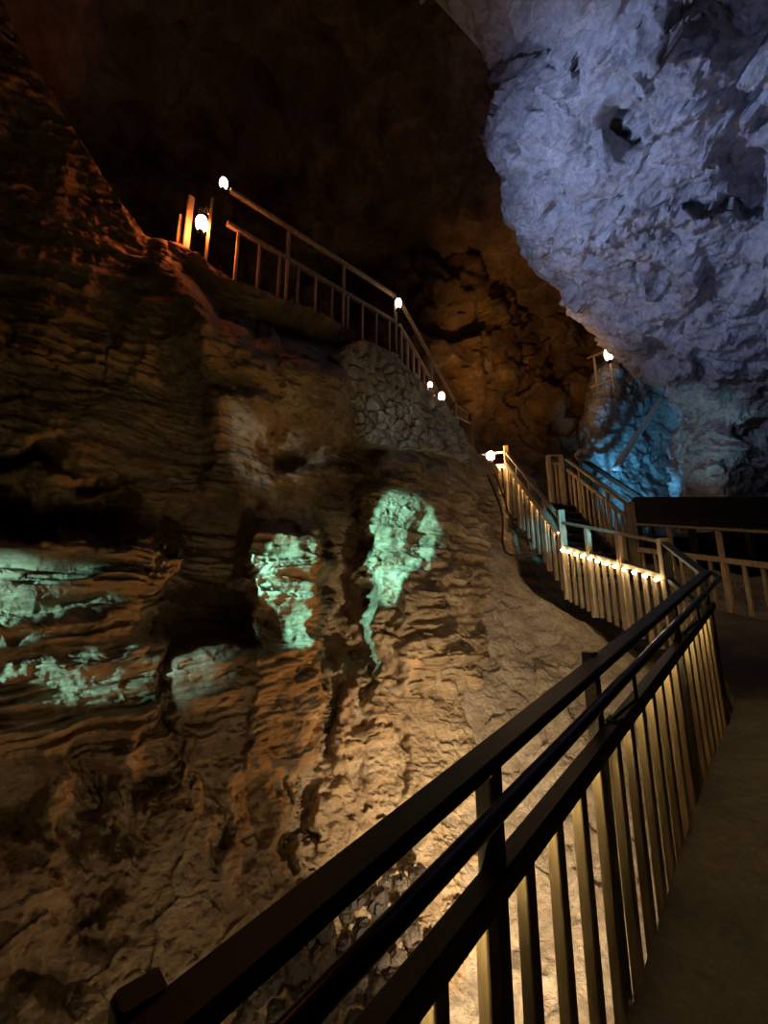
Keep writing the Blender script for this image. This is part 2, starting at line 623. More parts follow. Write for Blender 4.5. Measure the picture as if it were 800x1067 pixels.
# ---- overhanging mass
sil_y = [-260, -100, -50, 0, 30, 60, 90, 125, 160, 185, 230, 265, 300, 335, 360, 385, 405, 430, 470, 500, 560]
sil_x = [330, 400, 425, 452, 488, 517, 511, 500, 502, 520, 527, 545, 573, 608, 637, 662, 690, 704, 700, 703, 706]
ov_ctrl = [
    (330, -260, 1.9), (452, 0, 3.3), (517, 60, 4.0), (502, 150, 4.7), (545, 265, 5.7), (637, 360, 6.9), (704, 430, 8.0), (703, 500, 8.2), (706, 560, 8.2),
    (600, -260, 1.6), (600, 0, 2.9), (640, 100, 3.5), (640, 200, 4.3), (680, 290, 5.3), (720, 370, 6.5), (760, 440, 7.4), (760, 520, 7.7),
    (800, -260, 1.4), (800, 0, 2.45), (800, 130, 3.1), (800, 260, 4.3), (800, 350, 5.5), (800, 430, 7.2), (800, 520, 7.9), (800, 560, 8.0),
    (980, -260, 1.1), (980, 0, 2.0), (980, 150, 2.5), (980, 300, 3.7), (980, 430, 6.0), (980, 540, 7.5),
]
ov_rbf = RBF([(a, b) for a, b, c in ov_ctrl], [c for a, b, c in ov_ctrl], 200.0)


def overhang_build():
    nr, nc = 700, 520
    py = np.linspace(-260, 555, nr)
    u = np.linspace(0, 1, nc) ** 1.15
    sx = np.interp(py, sil_y, sil_x)
    PX = sx[:, None] + (980 - sx[:, None]) * u[None]
    PY = np.broadcast_to(py[:, None], PX.shape).copy()
    Y = ov_rbf(PX, PY)
    w = np.clip((PX - sx[:, None]) / 75.0, 0, 1)
    Y = Y + 0.16 * Y * (1 - np.sqrt(1 - (1 - w) ** 2)) - 0.0
    x = PX + 16 * perlin(np.stack([PX / 50, PY / 50, PX * 0], -1)) + 6 * perlin(np.stack([PX / 16, PY / 16, PX * 0 + 3], -1))
    y = PY + 16 * perlin(np.stack([PX / 50, PY / 50, PX * 0 + 9], -1)) + 6 * perlin(np.stack([PX / 16, PY / 16, PX * 0 + 5], -1))
    d = np.zeros_like(Y)
    d += 0.42 * bump2(x, y, 662, 138, 17, 18, 2)
    d += 0.22 * bump2(x, y, 655, 118, 10, 12)
    d += 0.2 * bump2(x, y, 610, 55, 7, 22)
    d += 0.2 * bump2(x, y, 550, 62, 26, 5)
    d += 0.25 * bump2(x, y, 745, 215, 40, 7) + 0.2 * bump2(x, y, 700, 245, 30, 6)
    d += 0.5 * bump2(x, y, 725, 385, 9, 20) + 0.45 * bump2(x, y, 680, 375, 14, 10)
    d += 0.3 * bump2(x, y, 690, 295, 12, 12)
    d -= 0.2 * bump2(x, y, 630, 238, 50, 20, 3)
    d -= 0.25 * bump2(x, y, 555, 130, 45, 40, 3)
    d -= 0.3 * bump2(x, y, 700, 60, 60, 40)
    d += 0.35 * bump2(x, y, 785, 180, 30, 60)
    g = P(PX, PY, Y + d)
    n = normals(P(PX, PY, Y), (0, 0, EYE))
    disp = 0.26 * fbm(g * 0.8, 4) + 0.12 * fbm(g * 2.6, 5, 0.55)
    q = g + 0.28 * np.stack([fbm(g * 1.5, 3), fbm(g * 1.5 + 7, 3), fbm(g * 1.5 + 13, 3)], -1)
    f1, f2, fac = cells(q * 1.3)
    disp += 0.20 * fac - 0.07 * (1 - sm(0, 0.07, f2 - f1)) * sm(-0.1, 0.3, perlin(g * 1.1 + 5))
    f1, f2, fac = cells(q * np.array([3.4, 3.4, 4.6]))
    disp += 0.065 * fac
    f1, f2, fac = cells((g + 0.08 * fbm(g * 5, 2)[..., None]) * 9)
    disp += 0.016 * fac
    tilt = g[..., 2] * 0.9 - g[..., 0] * 0.55 + 0.12 * fbm(g * 2, 3)
    disp += 0.07 * (ridged(np.stack([g[..., 0] * 0.7, g[..., 1] * 0.7, tilt * 2.4], -1) + 3, 4, 0.55) - 0.5) * sm(-0.3, 0.3, perlin(g * 0.7 + 11))
    disp += 0.018 * fbm(g * 11, 4, 0.6)
    pit = perlin(g * 3.3 + 60)
    disp -= 0.07 * sm(0.38, 0.6, pit)
    fade = 0.75 + 0.25 * sm(0, 0.12, (PX - sx[:, None]) / 300.0)
    g = g + n * (disp * fade)[..., None]
    wr = []
    for k in (3.2, 1.8, 0.9, 0.4, 0.15):
        wr.append(g[:, :1] + np.array([0.75 * k - 0.04, 0.55 * k, 0.12 * k]) + (0.25 * min(k, 1) * fbm(g[:, :1] * 1.5 + k, 4))[..., None] * np.array([1, 1, 0.3]))
    return np.concatenate(wr + [g], 1)


G = overhang_build()
structure(big_mesh('wall_right', G, M['pale']), 'pale craggy rock mass overhanging the walkway at upper right', 'cave wall')


# ---- alcove behind the overhang
def alcove_build():
    PX, PY = np.meshgrid(np.linspace(604, 780, 200), np.linspace(375, 560, 200))
    edge = np.interp(PY, [375, 395, 415, 440, 470, 485, 560], [628, 618, 610, 605, 609, 622, 626])
    PX = edge + (PX - 604) / 176 * (800 - edge)
    Y = 10.2 + 1.5 * bump2(PX, PY, 690, 445, 45, 80) - 0.5 * bump2(PX, PY, 640, 440, 30, 50) + 0.5 * sm(690, 780, PX)
    w = np.clip((PX - edge) / 22.0, 0, 1)
    Y = Y + 0.9 * (1 - np.sqrt(1 - (1 - w) ** 2))
    g = P(PX, PY, Y)
    n = normals(g, (0, 0, EYE))
    f1, f2, fac = cells(g * 1.6)
    disp = 0.16 * fbm(g * 0.9, 5) + 0.07 * fac + 0.04 * fbm(g * 4, 4)
    f1, f2, fac = cells(g * 5)
    disp += 0.03 * fac
    g = g + n * disp[..., None]
    wr = [g[:, :1] + np.array([0.4 * k, 0.9 * k, 0]) for k in (2.5, 1.2, 0.4)]
    return np.concatenate(wr + [g], 1)


structure(big_mesh('wall_alcove', alcove_build(), M['pale']), 'blue-lit rock alcove behind the stairs', 'cave wall')


# ---- back wall and ceiling
def back_build():
    PX, PY = np.meshgrid(np.linspace(60, 1010, 380), np.linspace(130, 640, 280))
    Y = 10.5 + 1.8 * sm(480, 620, PX) - 1.6 * bump2(PX, PY, 455, 300, 60, 130) + 0.8 * sm(700, 900, PX) + 0.5 * sm(330, 140, PY)
    Y = Y + 0.9 * bump2(PX + 0.45 * (PY - 380), PY, 548, 375, 11, 40, 3) + 0.6 * bump2(PX, PY, 600, 440, 60, 18)
    g = P(PX, PY, Y)
    n = normals(g, (0, 0, EYE))
    q = g + 0.5 * np.stack([fbm(g * 0.7, 2), fbm(g * 0.7 + 7, 2), fbm(g * 0.7 + 13, 2)], -1)
    f1, f2, fac = cells(q * 0.7)
    disp = 0.5 * fac + 0.55 * fbm(g * 0.5, 5) + 0.35 * (ridged(g * 0.6, 4) - 0.5)
    f1, f2, fac = cells(q * 2.3)
    disp += 0.13 * fac
    return g + n * disp[..., None]


structure(big_mesh('wall_back', back_build(), M['back']), 'dim brown rock wall at the far end of the cave', 'cave wall')


def ceiling_build():
    PX, PY = np.meshgrid(np.linspace(-420, 1000, 400), np.linspace(-420, 330, 300))
    v = (533.5 - PY) / F
    up = v * CP + SP
    fw = CP - v * SP
    H = 9.0 - 3.7 * sm(330, -20, PX) * sm(260, 60, PY)
    Y = np.clip(H * fw / up, -0.5, 13.5)
    Y = np.where(fw < 0.2, 0.2 * H / up, Y)
    g = P(PX, PY, np.maximum(Y, 0.3))
    n = normals(g, (0, 2, EYE))
    q = g + 0.5 * np.stack([fbm(g * 0.7, 2), fbm(g * 0.7 + 7, 2), fbm(g * 0.7 + 13, 2)], -1)
    f1, f2, fac = cells(q * 0.8)
    disp = 0.35 * fac + 0.5 * fbm(g * 0.5, 5) + 0.3 * (ridged(g * 0.7, 4) - 0.5)
    f1, f2, fac = cells(q * 2.3)
    disp += 0.1 * fac
    return g + n * disp[..., None]


structure(big_mesh('ceiling', ceiling_build(), M['back']), 'dark rough rock vault overhead', 'cave ceiling')

# ------------------------------------------------------------------ ramp frame
D = Vector((0.722, 0.692, 0)).normalized()
LF = Vector((-D.y, D.x, 0))
SLOPE = 0.163


def ramp_z(a):
    return SLOPE * a


def R(a, q, h=0.0):
    v = D * a + LF * q
    return Vector((v.x, v.y, ramp_z(a) + h))


N_END = R(4.72, 0.65)                        # top end of the near railing, at deck level
A = V(690, 563, 4.54); A.z -= 1.037
B = V(585, 543, 6.4); B.z -= 1.037
P1 = V(800, 553, 4.6); P1.z -= 1.037
P2 = V(662, 545, 6.2); P2.z -= 1.037
P0 = P1 + (P1 - P2).normalized() * 0.9
CT = V(527, 470, 8.0); CT.z -= 1.037
ET = V(655, 526, 6.9); ET.z -= 1.037
FT = V(590, 478, 8.9); FT.z -= 1.037
DT = V(497, 474, 8.75); DT.z -= 1.037

# ---- ravine ground
gpts = []
for px, py, Y in [(500, 555, 7.6), (520, 565, 7.3), (528, 592, 6.7), (558, 624, 6.3), (592, 644, 5.95), (630, 670, 5.5), (660, 695, 5.05),
                  (520, 640, 6.0), (560, 660, 5.8), (520, 700, 5.25), (560, 700, 5.2), (600, 720, 4.95), (520, 760, 4.6), (600, 770, 4.5),
                  (450, 790, 4.35), (450, 850, 3.95), (520, 850, 4.0), (600, 850, 3.9), (660, 800, 4.2), (450, 950, 3.45), (560, 950, 3.45), (640, 950, 3.3),
                  (560, 1067, 2.9), (450, 1067, 2.9), (350, 1000, 3.1), (300, 1100, 2.5), (100, 1150, 2.1)]:
    p = P(px, py, Y)
    gpts.append(tuple(p))
for px, py, Y, dz in [(540, 560, 7.6, 0.8), (562, 590, 7.2, 0.9), (588, 612, 6.8, 0.7)]:
    p = P(px, py, Y)
    gpts.append((p[0], p[1], p[2] - dz))
for a, q, dz in [(-2, 0.3, -1.9), (0, 0.2, -1.9), (1.5, 0.2, -1.75), (3, 0.2, -1.6), (4.5, 0.2, -1.3), (-2, -1, -2), (1, -1, -1.9), (4, -1, -1.5), (6, 0, -1.1), (7.5, 0, -0.9), (7, -1, -1.2), (9.5, 1.2, 0.2), (9.5, -1, -0.4),
                 (-2, 2, -2.1), (-2, 4, -1.8)]:
    v = R(a, q)
    gpts.append((v.x, v.y, v.z + dz))
ground_rbf = RBF([(x, y) for x, y, z in gpts], [z for x, y, z in gpts], 2.0)


def ground_build():
    aa, qq = np.meshgrid(np.linspace(-2.2, 10, 760), np.linspace(-1.4, 5.2, 430), indexing='ij')
    X = D.x * aa + LF.x * qq
    Yw = D.y * aa + LF.y * qq
    Z = ground_rbf(X, Yw)
    g = np.stack([X, Yw, Z], -1)
    near = sm(0.5, 1.2, qq)
    f1, f2, fac = cells(g * 2.2)
    disp = 0.10 * fbm(g * 1.4, 5) + 0.05 * fac * near
    f1, f2, fac = cells(g * 7)
    disp += 0.008 * fac + 0.045 * fbm(g * 4, 5, 0.65) + 0.016 * (ridged(g * 12, 3) - 0.5)
    g[..., 2] += disp
    return g


structure(big_mesh('floor', ground_build(), M['soil']), 'sandy rock floor of the ravine below the railing', 'cave floor')


def ground_z(x, y):
    return float(ground_rbf(np.array(x), np.array(y)))


# ---- ramp deck (trodden concrete), a thick slab following the railings
def deck_build():
    left = [R(-1.8, 0.605), R(1.0, 0.605), R(3.2, 0.605), R(4.7, 0.605), A + Vector((0.05, 0, 0)), (A + B) / 2 + Vector((0.05, 0, 0)), B + Vector((0.05, 0, 0))]
    right = [R(-1.8, -1.3), R(1.6, -1.3), R(4.4, -1.35), P0 + Vector((0.3, -0.3, 0)), P1 + Vector((-0.05, 0, 0)), P2 + Vector((-0.05, 0, 0)), ET + Vector((-0.05, -0.3, -0.28))]
    lp, rp = spline(left, 16), spline(right, 16)
    n = 26
    top = np.array([[tuple(l.lerp(r, k / (n - 1))) for k in range(n)] for l, r in zip(lp, rp)])
    f = fbm(top * 5, 4)
    top[..., 2] += 0.006 * f
    low = top.copy()
    low[..., 2] -= 0.14
    sec = np.concatenate([low[:, :1], top, low[:, ::-1]], 1)
    return sec


structure(big_mesh('floor_walkway', deck_build(), M['deck'], False), 'brown trodden walkway ramp inside the railing', 'walkway')


# ------------------------------------------------------------------ railings
def railing(label, p0, p1, top=1.037, low=(0.70, 0.763), tw=0.075, th=0.035, lw=0.06, spacing=0.135, bw=0.05, bd=0.032, posts=(), skirt=0.0,
            m_top='rail', m_low='rail', m_bal='wood', m_post='rail', group='wooden railings', bal_from=0.06, post_top=None, name='wooden_railing', balusters=True, ps=0.085, in_posts=True, bal_off=0.0, post_off=0.0):
    p0, p1 = Vector(p0), Vector(p1)
    d = p1 - p0
    run = Vector((d.x, d.y, 0))
    L = run.length
    ang = math.atan2(d.y, d.x)
    side = Vector((-run.y, run.x, 0)).normalized()
    t = thing(name, label, 'railing', (p0 + p1) / 2, group)
    up = Vector((0, 0, 1))
    part('top_rail', beam(p0 + up * (top - th / 2), p1 + up * (top - th / 2), tw, th), M[m_top], t)
    lh = low[1] - low[0]
    part('lower_rail', beam(p0 + up * (low[0] + lh / 2), p1 + up * (low[0] + lh / 2), lw, lh), M[m_low], t)
    if balusters:
        n = max(2, int(round((L - 2 * bal_from) / spacing)) + 1)
        for k in range(n):
            s = (bal_from + (L - 2 * bal_from) * k / (n - 1)) / L
            b = p0 + d * s + side * bal_off
            part('baluster', post(b, b.z - skirt, b.z + low[0] + 0.02, bw, bd, ang), M[m_bal], t)
    for s in posts:
        b = p0 + d * s + side * post_off
        z1 = b.z + (post_top if post_top is not None else top - th)
        part('post', post(b, b.z - skirt - 0.04, z1, ps, ps, ang, 0.01), M[m_post], t)
    return t


# near railing
A0 = -1.5
n0, n1 = R(A0, 0.65), R(4.72, 0.65)
near = thing('wooden_railing', 'long near railing sloping up from the bottom edge, dark with a black metal handrail', 'railing', R(1.6, 0.65), 'wooden railings')
upv = Vector((0, 0, 1))
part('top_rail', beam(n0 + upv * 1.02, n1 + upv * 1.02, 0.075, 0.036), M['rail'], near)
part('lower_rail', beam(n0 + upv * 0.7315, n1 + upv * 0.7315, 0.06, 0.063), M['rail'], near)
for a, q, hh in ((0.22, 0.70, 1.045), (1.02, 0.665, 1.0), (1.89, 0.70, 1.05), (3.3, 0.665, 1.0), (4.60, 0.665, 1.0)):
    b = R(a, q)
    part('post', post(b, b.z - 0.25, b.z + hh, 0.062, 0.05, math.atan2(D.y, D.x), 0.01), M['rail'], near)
aa = -1.165
while aa < 4.7:
    b = R(aa, 0.655)
    part('baluster', post(b, b.z - 0.20, b.z + 0.71, 0.050, 0.036, math.atan2(D.y, D.x)), M['wood'], near)
    aa += 0.194
st = part('led_strip', beam(R(-1.3, 0.70, 0.688), R(4.66, 0.70, 0.688), 0.012, 0.010), M['led'], near)
# metal handrail on brackets
hp = [R(-1.4, 0.56, 0.975), R(1.5, 0.56, 0.975), R(3.0, 0.56, 0.975), R(4.55, 0.56, 0.975), R(4.72, 0.575, 0.985), R(4.80, 0.66, 1.03)]
hr = part('handrail', tube(spline(hp, 8), 0.02, 12), M['metal'], near, True)
for a in (0.35, 1.96, 3.5):
    vs, fs = [], []
    for geo in (tube([R(a, 0.56, 0.958), R(a, 0.56, 0.86), R(a, 0.575, 0.845), R(a, 0.66, 0.765)], 0.008, 8),
                beam(R(a - 0.03, 0.655, 0.766), R(a + 0.03, 0.655, 0.766), 0.05, 0.008)):
        o = len(vs)
        vs += geo[0]
        fs += [[i + o for i in f] for f in geo[1]]
    part('bracket', (vs, fs), M['metal'], hr)

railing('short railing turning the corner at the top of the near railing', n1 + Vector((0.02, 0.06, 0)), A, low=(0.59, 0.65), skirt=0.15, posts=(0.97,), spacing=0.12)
r2 = railing('pale railing above the ravine with a row of small lamps under its lower rail', A, B, low=(0.59, 0.65), skirt=0.22, posts=(0.36, 0.68), post_top=1.0, spacing=0.132, m_post='wood', m_top='wood', m_low='wood', ps=0.07)
part('newel_post', post(B, B.z - 0.2, B.z + 1.22, 0.10, 0.10, 1.4, 0.01), M['wood'], r2)
part('newel_post', post(A, A.z - 0.2, A.z + 1.06, 0.10, 0.10, 1.4, 0.01), M['wood'], r2)
railing('right hand railing of the walkway with two brown rails', P0, P2, low=(0.59, 0.66), skirt=0.0, posts=(0.55, 0.8), post_top=1.0, spacing=0.19, bw=0.04, bd=0.03, ps=0.05, m_top='wood', m_low='wood', m_post='wood')
r4 = railing('stair railing rising to the bright lamp with glowing balusters', B + Vector((0, 0.06, 0.08)), CT, low=(0.78, 0.83), lw=0.10, skirt=0.2, posts=(0.25, 0.5, 0.75), ps=0.055, spacing=0.15, bw=0.07, m_top='wood', m_low='wood', m_post='wood')
part('newel_post', post(CT, CT.z - 0.3, CT.z + 1.15, 0.09, 0.09, 1.4, 0.01), M['wood'], r4)
part('led_strip', beam(B + Vector((-0.030, 0.08, 0.853)), CT + Vector((-0.030, 0.0, 0.772)), 0.010, 0.006), M['led3'], r4)
part('fascia', beam(B + Vector((-0.053, 0.08, 0.865)), CT + Vector((-0.053, 0.0, 0.784)), 0.012, 0.085), M['wood'], r4)  # added lip that hides the strip and keeps its glow on the balusters
r6 = railing('stair railing on the far side of the steps, blue lit at its foot', ET, FT, low=(0.74, 0.80), skirt=0.1, posts=(0.3, 0.75), ps=0.06, spacing=0.17, bw=0.06, m_top='wood', m_low='wood', m_post='wood')
part('newel_post', post(ET, ET.z - 0.5, ET.z + 1.08, 0.13, 0.13, 1.4, 0.01), M['wood'], r6)
g0, g1 = V(571, 478, 9.0), V(582, 478, 9.0)
g0.z = g1.z = FT.z
gz = V(570, 474, 9.0).z - FT.z
r6b = railing('narrow upright end panel at the head of the steps', g0, g1 + Vector((0.05, 0, 0)), top=gz, low=(gz - 0.24, gz - 0.19), spacing=0.11, bw=0.05, posts=(0.0, 1.0), post_top=gz - 0.02, ps=0.09, m_top='wood', m_low='wood', m_post='wood')
r4b = railing('landing railing beside the bright lamp at the head of the stairs', CT, DT + Vector((0, 0, 0)), low=(0.70, 0.76), skirt=0.1, spacing=0.15, bw=0.07, posts=(0.95,), m_top='wood', m_low='wood', m_post='wood')
part('led_strip', beam(CT + Vector((-0.04, -0.03, 0.69)), DT + Vector((0.0, -0.05, 0.69)), 0.012, 0.012), M['led3'], r4b)
S0, S1 = V(598, 471, 10.0), V(674, 521, 8.6)
S0.z -= 1.0
S1.z -= 1.0
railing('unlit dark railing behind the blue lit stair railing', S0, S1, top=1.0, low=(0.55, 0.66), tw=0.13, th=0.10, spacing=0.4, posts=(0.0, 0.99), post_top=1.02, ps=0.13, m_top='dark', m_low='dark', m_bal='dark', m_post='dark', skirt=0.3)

# ------------------------------------------------------------------ stairs and landing
stair = thing('wooden_staircase', 'flight of wooden steps between the two stair railings', 'stairs', (B + CT) / 2)
N = 9
for k in range(N):
    s = (k + 0.5) / N
    l = B.lerp(CT, s)
    r = ET.lerp(FT, s)
    z = B.z + (CT.z - B.z) * (k + 1) / N
    l.z = r.z = z - 0.02
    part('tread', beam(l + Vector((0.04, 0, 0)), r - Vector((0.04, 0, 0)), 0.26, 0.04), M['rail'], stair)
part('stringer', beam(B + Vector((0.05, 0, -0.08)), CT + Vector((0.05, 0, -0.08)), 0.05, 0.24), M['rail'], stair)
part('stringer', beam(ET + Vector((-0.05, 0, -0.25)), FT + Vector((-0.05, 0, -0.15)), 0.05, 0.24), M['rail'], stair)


def slab(pts, th):
    n = len(pts)
    vs = [tuple(p) for p in pts] + [(p[0], p[1], p[2] - th) for p in pts]
    fs = [list(range(n)), list(range(2 * n - 1, n - 1, -1))]
    for k in range(n):
        fs.append([k, n + k, n + (k + 1) % n, (k + 1) % n])
    return vs, fs


zl = CT.z
vs, fs = slab([(DT.x - 0.5, DT.y - 0.1, zl), (CT.x, CT.y, zl), (FT.x + 0.1, FT.y, zl), (FT.x + 0.1, FT.y + 1.6, zl), (DT.x - 0.5, DT.y + 1.6, zl)], 0.12)
structure(link('floor_landing', vs, fs, M['deck']), 'landing at the head of the steps', 'landing')

# dark timber barrier in front of the alcove
b0, b1 = V(662, 532, 7.25), V(840, 528, 7.25)
z0, z1 = V(700, 549, 7.25).z, V(700, 518, 7.25).z
bar = thing('timber_barrier', 'low black timber barrier below the blue alcove', 'barrier', ((b0.x + b1.x) / 2, b0.y, z0 - 0.6))
for k in range(3):
    h = (z1 - z0) / 3
    zc = z0 + h * (k + 0.5)
    part('board', beam((b0.x, b0.y, zc), (b1.x, b1.y, zc), 0.06, h * 0.985), M['dark'], bar)
for s in (0.02, 0.33, 0.66, 0.98):
    q = b0.lerp(b1, s)
    part('post', post((q.x, q.y + 0.08), z0 - 0.7, z1 - 0.02, 0.1, 0.09), M['dark'], bar)

# ------------------------------------------------------------------ cliff-top railing
c0, c1 = V(240, 196, 3.42), V(412, 308, 4.94)
topz = (c0.z + c1.z) / 2
c0.z = c1.z = topz - 1.037
c0 = c0 + (c0 - c1).normalized() * 0.0
up_r = railing('railing along the top of the left cliff between two glowing lanterns', c0, c1, low=(0.58, 0.63), tw=0.05, th=0.04, lw=0.045, spacing=0.225, bw=0.028, bd=0.028, bal_from=0.12, posts=(0.29, 0.62, 1.0), ps=0.035, m_top='wood', m_low='wood', m_bal='wood', m_post='wood', skirt=0.05)
d0 = c1 + Vector((0.05, 0.05, 0))
d1 = V(474, 432, 7.0); d1.z -= 0.75
railing('dim stepped railing going down from the cliff top past the stone wall', d0, d1, low=(0.58, 0.63), tw=0.05, th=0.04, lw=0.045, spacing=0.2, bw=0.05, bd=0.03, posts=(0.5, 1.0), ps=0.06, m_top='wood', m_low='wood', m_bal='wood', m_post='wood', skirt=0.05)
e0 = V(474, 432, 7.05); e0.z -= 0.8
e1 = V(490, 440, 8.0); e1.z -= 0.8
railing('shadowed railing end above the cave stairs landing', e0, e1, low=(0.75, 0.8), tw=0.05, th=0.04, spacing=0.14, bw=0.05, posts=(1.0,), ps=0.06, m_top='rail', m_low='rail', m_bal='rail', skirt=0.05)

# far upper railing beside the overhang
f0, f1 = V(612, 374, 10.2), V(634, 362, 9.8)
f1.z = f0.z
f0.z -= 1.0
f1.z -= 1.0
railing('small far railing under the edge of the overhang', f0, f1, low=(0.12, 0.16), spacing=0.16, bw=0.03, posts=(0.3, 1.0), ps=0.05, m_top='wood', m_low='wood', m_post='wood')


# ------------------------------------------------------------------ masonry
def masonry_build():
    nr, nc = 300, 300
    v = np.linspace(0, 1, nr)[:, None]
    u = np.linspace(0, 1, nc)[None]
    lx = np.interp(v, [0, 0.3, 0.55, 1], [372, 366, 352, 384])
    rx = np.interp(v, [0, 0.3, 0.6, 1], [398, 450, 478, 486])
    PX = lx + (rx - lx) * u
    top = np.interp(PX, top_x, top_y) + 2
    bot = np.interp(PX, [350, 385, 420, 450, 490], [440, 462, 468, 470, 492])
    PX = 355 + (484 - 355) * u + 0 * v
    top = np.interp(PX, top_x, top_y) + np.interp(PX, [355, 370, 385], [30, 10, 3])
    bot = np.interp(PX, [355, 370, 385, 420, 450, 484], [405, 445, 462, 468, 468, 482])
    PY = top + (bot - top) * v
    Y = cliff_depth(PX, PY) - 0.10
    g = P(PX, PY, Y)
    n = normals(g, (0, 0, EYE))
    # along-wall and height coordinates so stones sit in rough courses
    s = PX * 0.012 * 1.15
    q = np.stack([s * 8.0 + 0.3 * perlin(g * 4), (g[..., 2]) * 9.5 + 0.2 * perlin(g * 4 + 4), s * 0 + 0.5], -1)
    f1, f2, fac = cells(q)
    disp = 0.06 * sm(0.02, 0.2, f2 - f1) + 0.045 * fac + 0.035 * fbm(g * 9, 4)
    g = g + n * disp[..., None]
    back = n * -0.25
    g = np.concatenate([g[:, :1] + back[:, :1], g, g[:, -1:] + back[:, -1:]], 1)
    nb = np.concatenate([back[:, :1], back, back[:, -1:]], 1)
    return np.concatenate([g[:1] + nb[:1], g, g[-1:] + nb[-1:]], 0)


mw = big_mesh('stone_retaining_wall', masonry_build(), M['stone'])
tag(mw, 'rough stone retaining wall under the cliff-top railing', 'stone wall')


# ------------------------------------------------------------------ lanterns
def globe_prof(r, h):
    return [(r * math.sin(math.pi * k / 12) + 0.002, -h * math.cos(math.pi * k / 12)) for k in range(13)]


def lantern(label, c, r, h, mat, arm=None, hook=False, group='cave lanterns'):
    c = Vector(c)
    t = thing('lantern', label, 'lantern', c - Vector((0, 0, h * 1.3)), group)
    part('globe', lathe(c, globe_prof(r, h), 20), mat, t, True)
    part('cap', lathe(c + Vector((0, 0, h * 0.92)), [(r * 0.9, 0), (r * 0.7, h * 0.2), (r * 0.25, h * 0.35)], 16), M['metal'], t, True)
    part('base', lathe(c - Vector((0, 0, h * 1.25)), [(r * 0.55, 0), (r * 0.6, h * 0.15), (r * 0.45, h * 0.36)], 16), M['metal'], t, True)
    if arm is not None:
        arm = Vector(arm)
        part('bracket', tube([c - Vector((0, 0, h * 1.15)), (c - Vector((0, 0, h * 1.3))).lerp(arm, 0.5), arm], 0.012, 8), M['metal'], t, True)
    return t


lc = V(210, 233, 3.25)
lan = lantern('large orange lantern hanging between two posts at the cliff top', lc, 0.052, 0.085, M['globe_red'])
hk = [lc + Vector(v) for v in ((-0.04, 0, 0.10), (-0.035, 0, 0.17), (-0.015, 0, 0.175), (0.0, 0, 0.12), (0.02, 0, 0.175), (0.04, 0, 0.165), (0.055, 0, 0.11))]
part('wire_hook', tube(spline(hk, 6), 0.008, 8), M['steel'], lan, True)
for label, px, w in (('lit wooden post just left of the orange lantern', 199, 0.06), ('thin lit wooden post right of the orange lantern', 221, 0.025), ('short wooden post leftmost beside the orange lantern', 189, 0.045)):
    tp = V(px, 206 if px > 192 else 225, 3.34)
    bt = V(px - 8, 256, 3.34)
    g = post((tp.x, tp.y), bt.z - 0.2, tp.z, w, w, 0.7, 0.01)
    o = link('fence_post', g[0], g[1], M['wood'])
    tag(o, label, 'post', 'posts beside the orange lantern')

lantern('small white lantern on the first post of the cliff-top railing', V(233, 191, 3.40), 0.040, 0.065, M['globe'], arm=c0 + Vector((0, 0, 1.0)))
lantern('small white lantern in the middle where the cliff-top railing turns down', V(415, 316, 4.86), 0.042, 0.075, M['globe'], arm=c1 + Vector((0, 0, 0.8)))
lantern('smaller upper lantern of the pair beside the stone wall', V(448, 401, 5.3), 0.034, 0.045, M['globe'], arm=V(452, 402, 5.5))
lantern('lower brighter lantern of the pair beside the stone wall', V(460, 413, 5.62), 0.05, 0.07, M['globe'], arm=V(462, 409, 5.8))
lantern('bright lantern on the landing at the head of the stairs', V(511, 475, 8.15), 0.085, 0.10, M['globe_big'], arm=CT.lerp(DT, 0.5) + Vector((0, 0, 0.95)))
lantern('far white lantern tucked under the edge of the overhang', V(634, 369, 9.5), 0.11, 0.20, M['globe_far'], arm=f1 + Vector((0, 0, 0.9)))

# row of small lamps under the lower rail
ls = thing('string_light', 'row of small glowing lamps under the lower rail of the pale railing', 'string light', A.lerp(B, 0.5) + Vector((-0.05, 0, 0.58)))
off = Vector((-0.055, -0.01, 0.575))
part('wire', tube([A + off + upv * 0.012, A.lerp(B, 0.5) + off + upv * 0.006, B + off + upv * 0.012], 0.004, 6), M['rubber'], ls)
for k in range(12):
    q = A.lerp(B, 0.05 + 0.93 * k / 11) + off
    part('bulb', lathe(q, [(0.008, -0.02), (0.022, -0.013), (0.027, 0), (0.022, 0.013), (0.008, 0.02)], 12), M['led2'], ls, True)

# ------------------------------------------------------------------ pipe and cables
pp = [V(690, 415, 10.4), V(668, 447, 9.9), V(640, 490, 9.2)]
tag(link('drain_pipe', *tube(spline(pp, 8), 0.075, 14), M['steel'], smooth=True), 'pale pipe slanting across the blue alcove', 'pipe')


def cable(pts, r, label):
    w = [V(x, y, Y) for x, y, Y in pts]
    tag(link('cable', *tube(spline(w, 8), r, 8), M['rubber'], smooth=True), label, 'cable', 'cables below the landing')


cable([(498, 476, 7.8), (514, 510, 7.3), (523, 536, 7.0), (524, 568, 6.8), (532, 578, 6.7), (556, 578, 6.65), (560, 573, 6.7)], 0.018, 'black cable looping down the rock to the left of the stairs')
cable([(506, 482, 7.9), (518, 500, 7.6), (530, 534, 7.3), (538, 550, 7.2), (550, 553, 7.2)], 0.014, 'thinner cable hanging close under the stair railing')


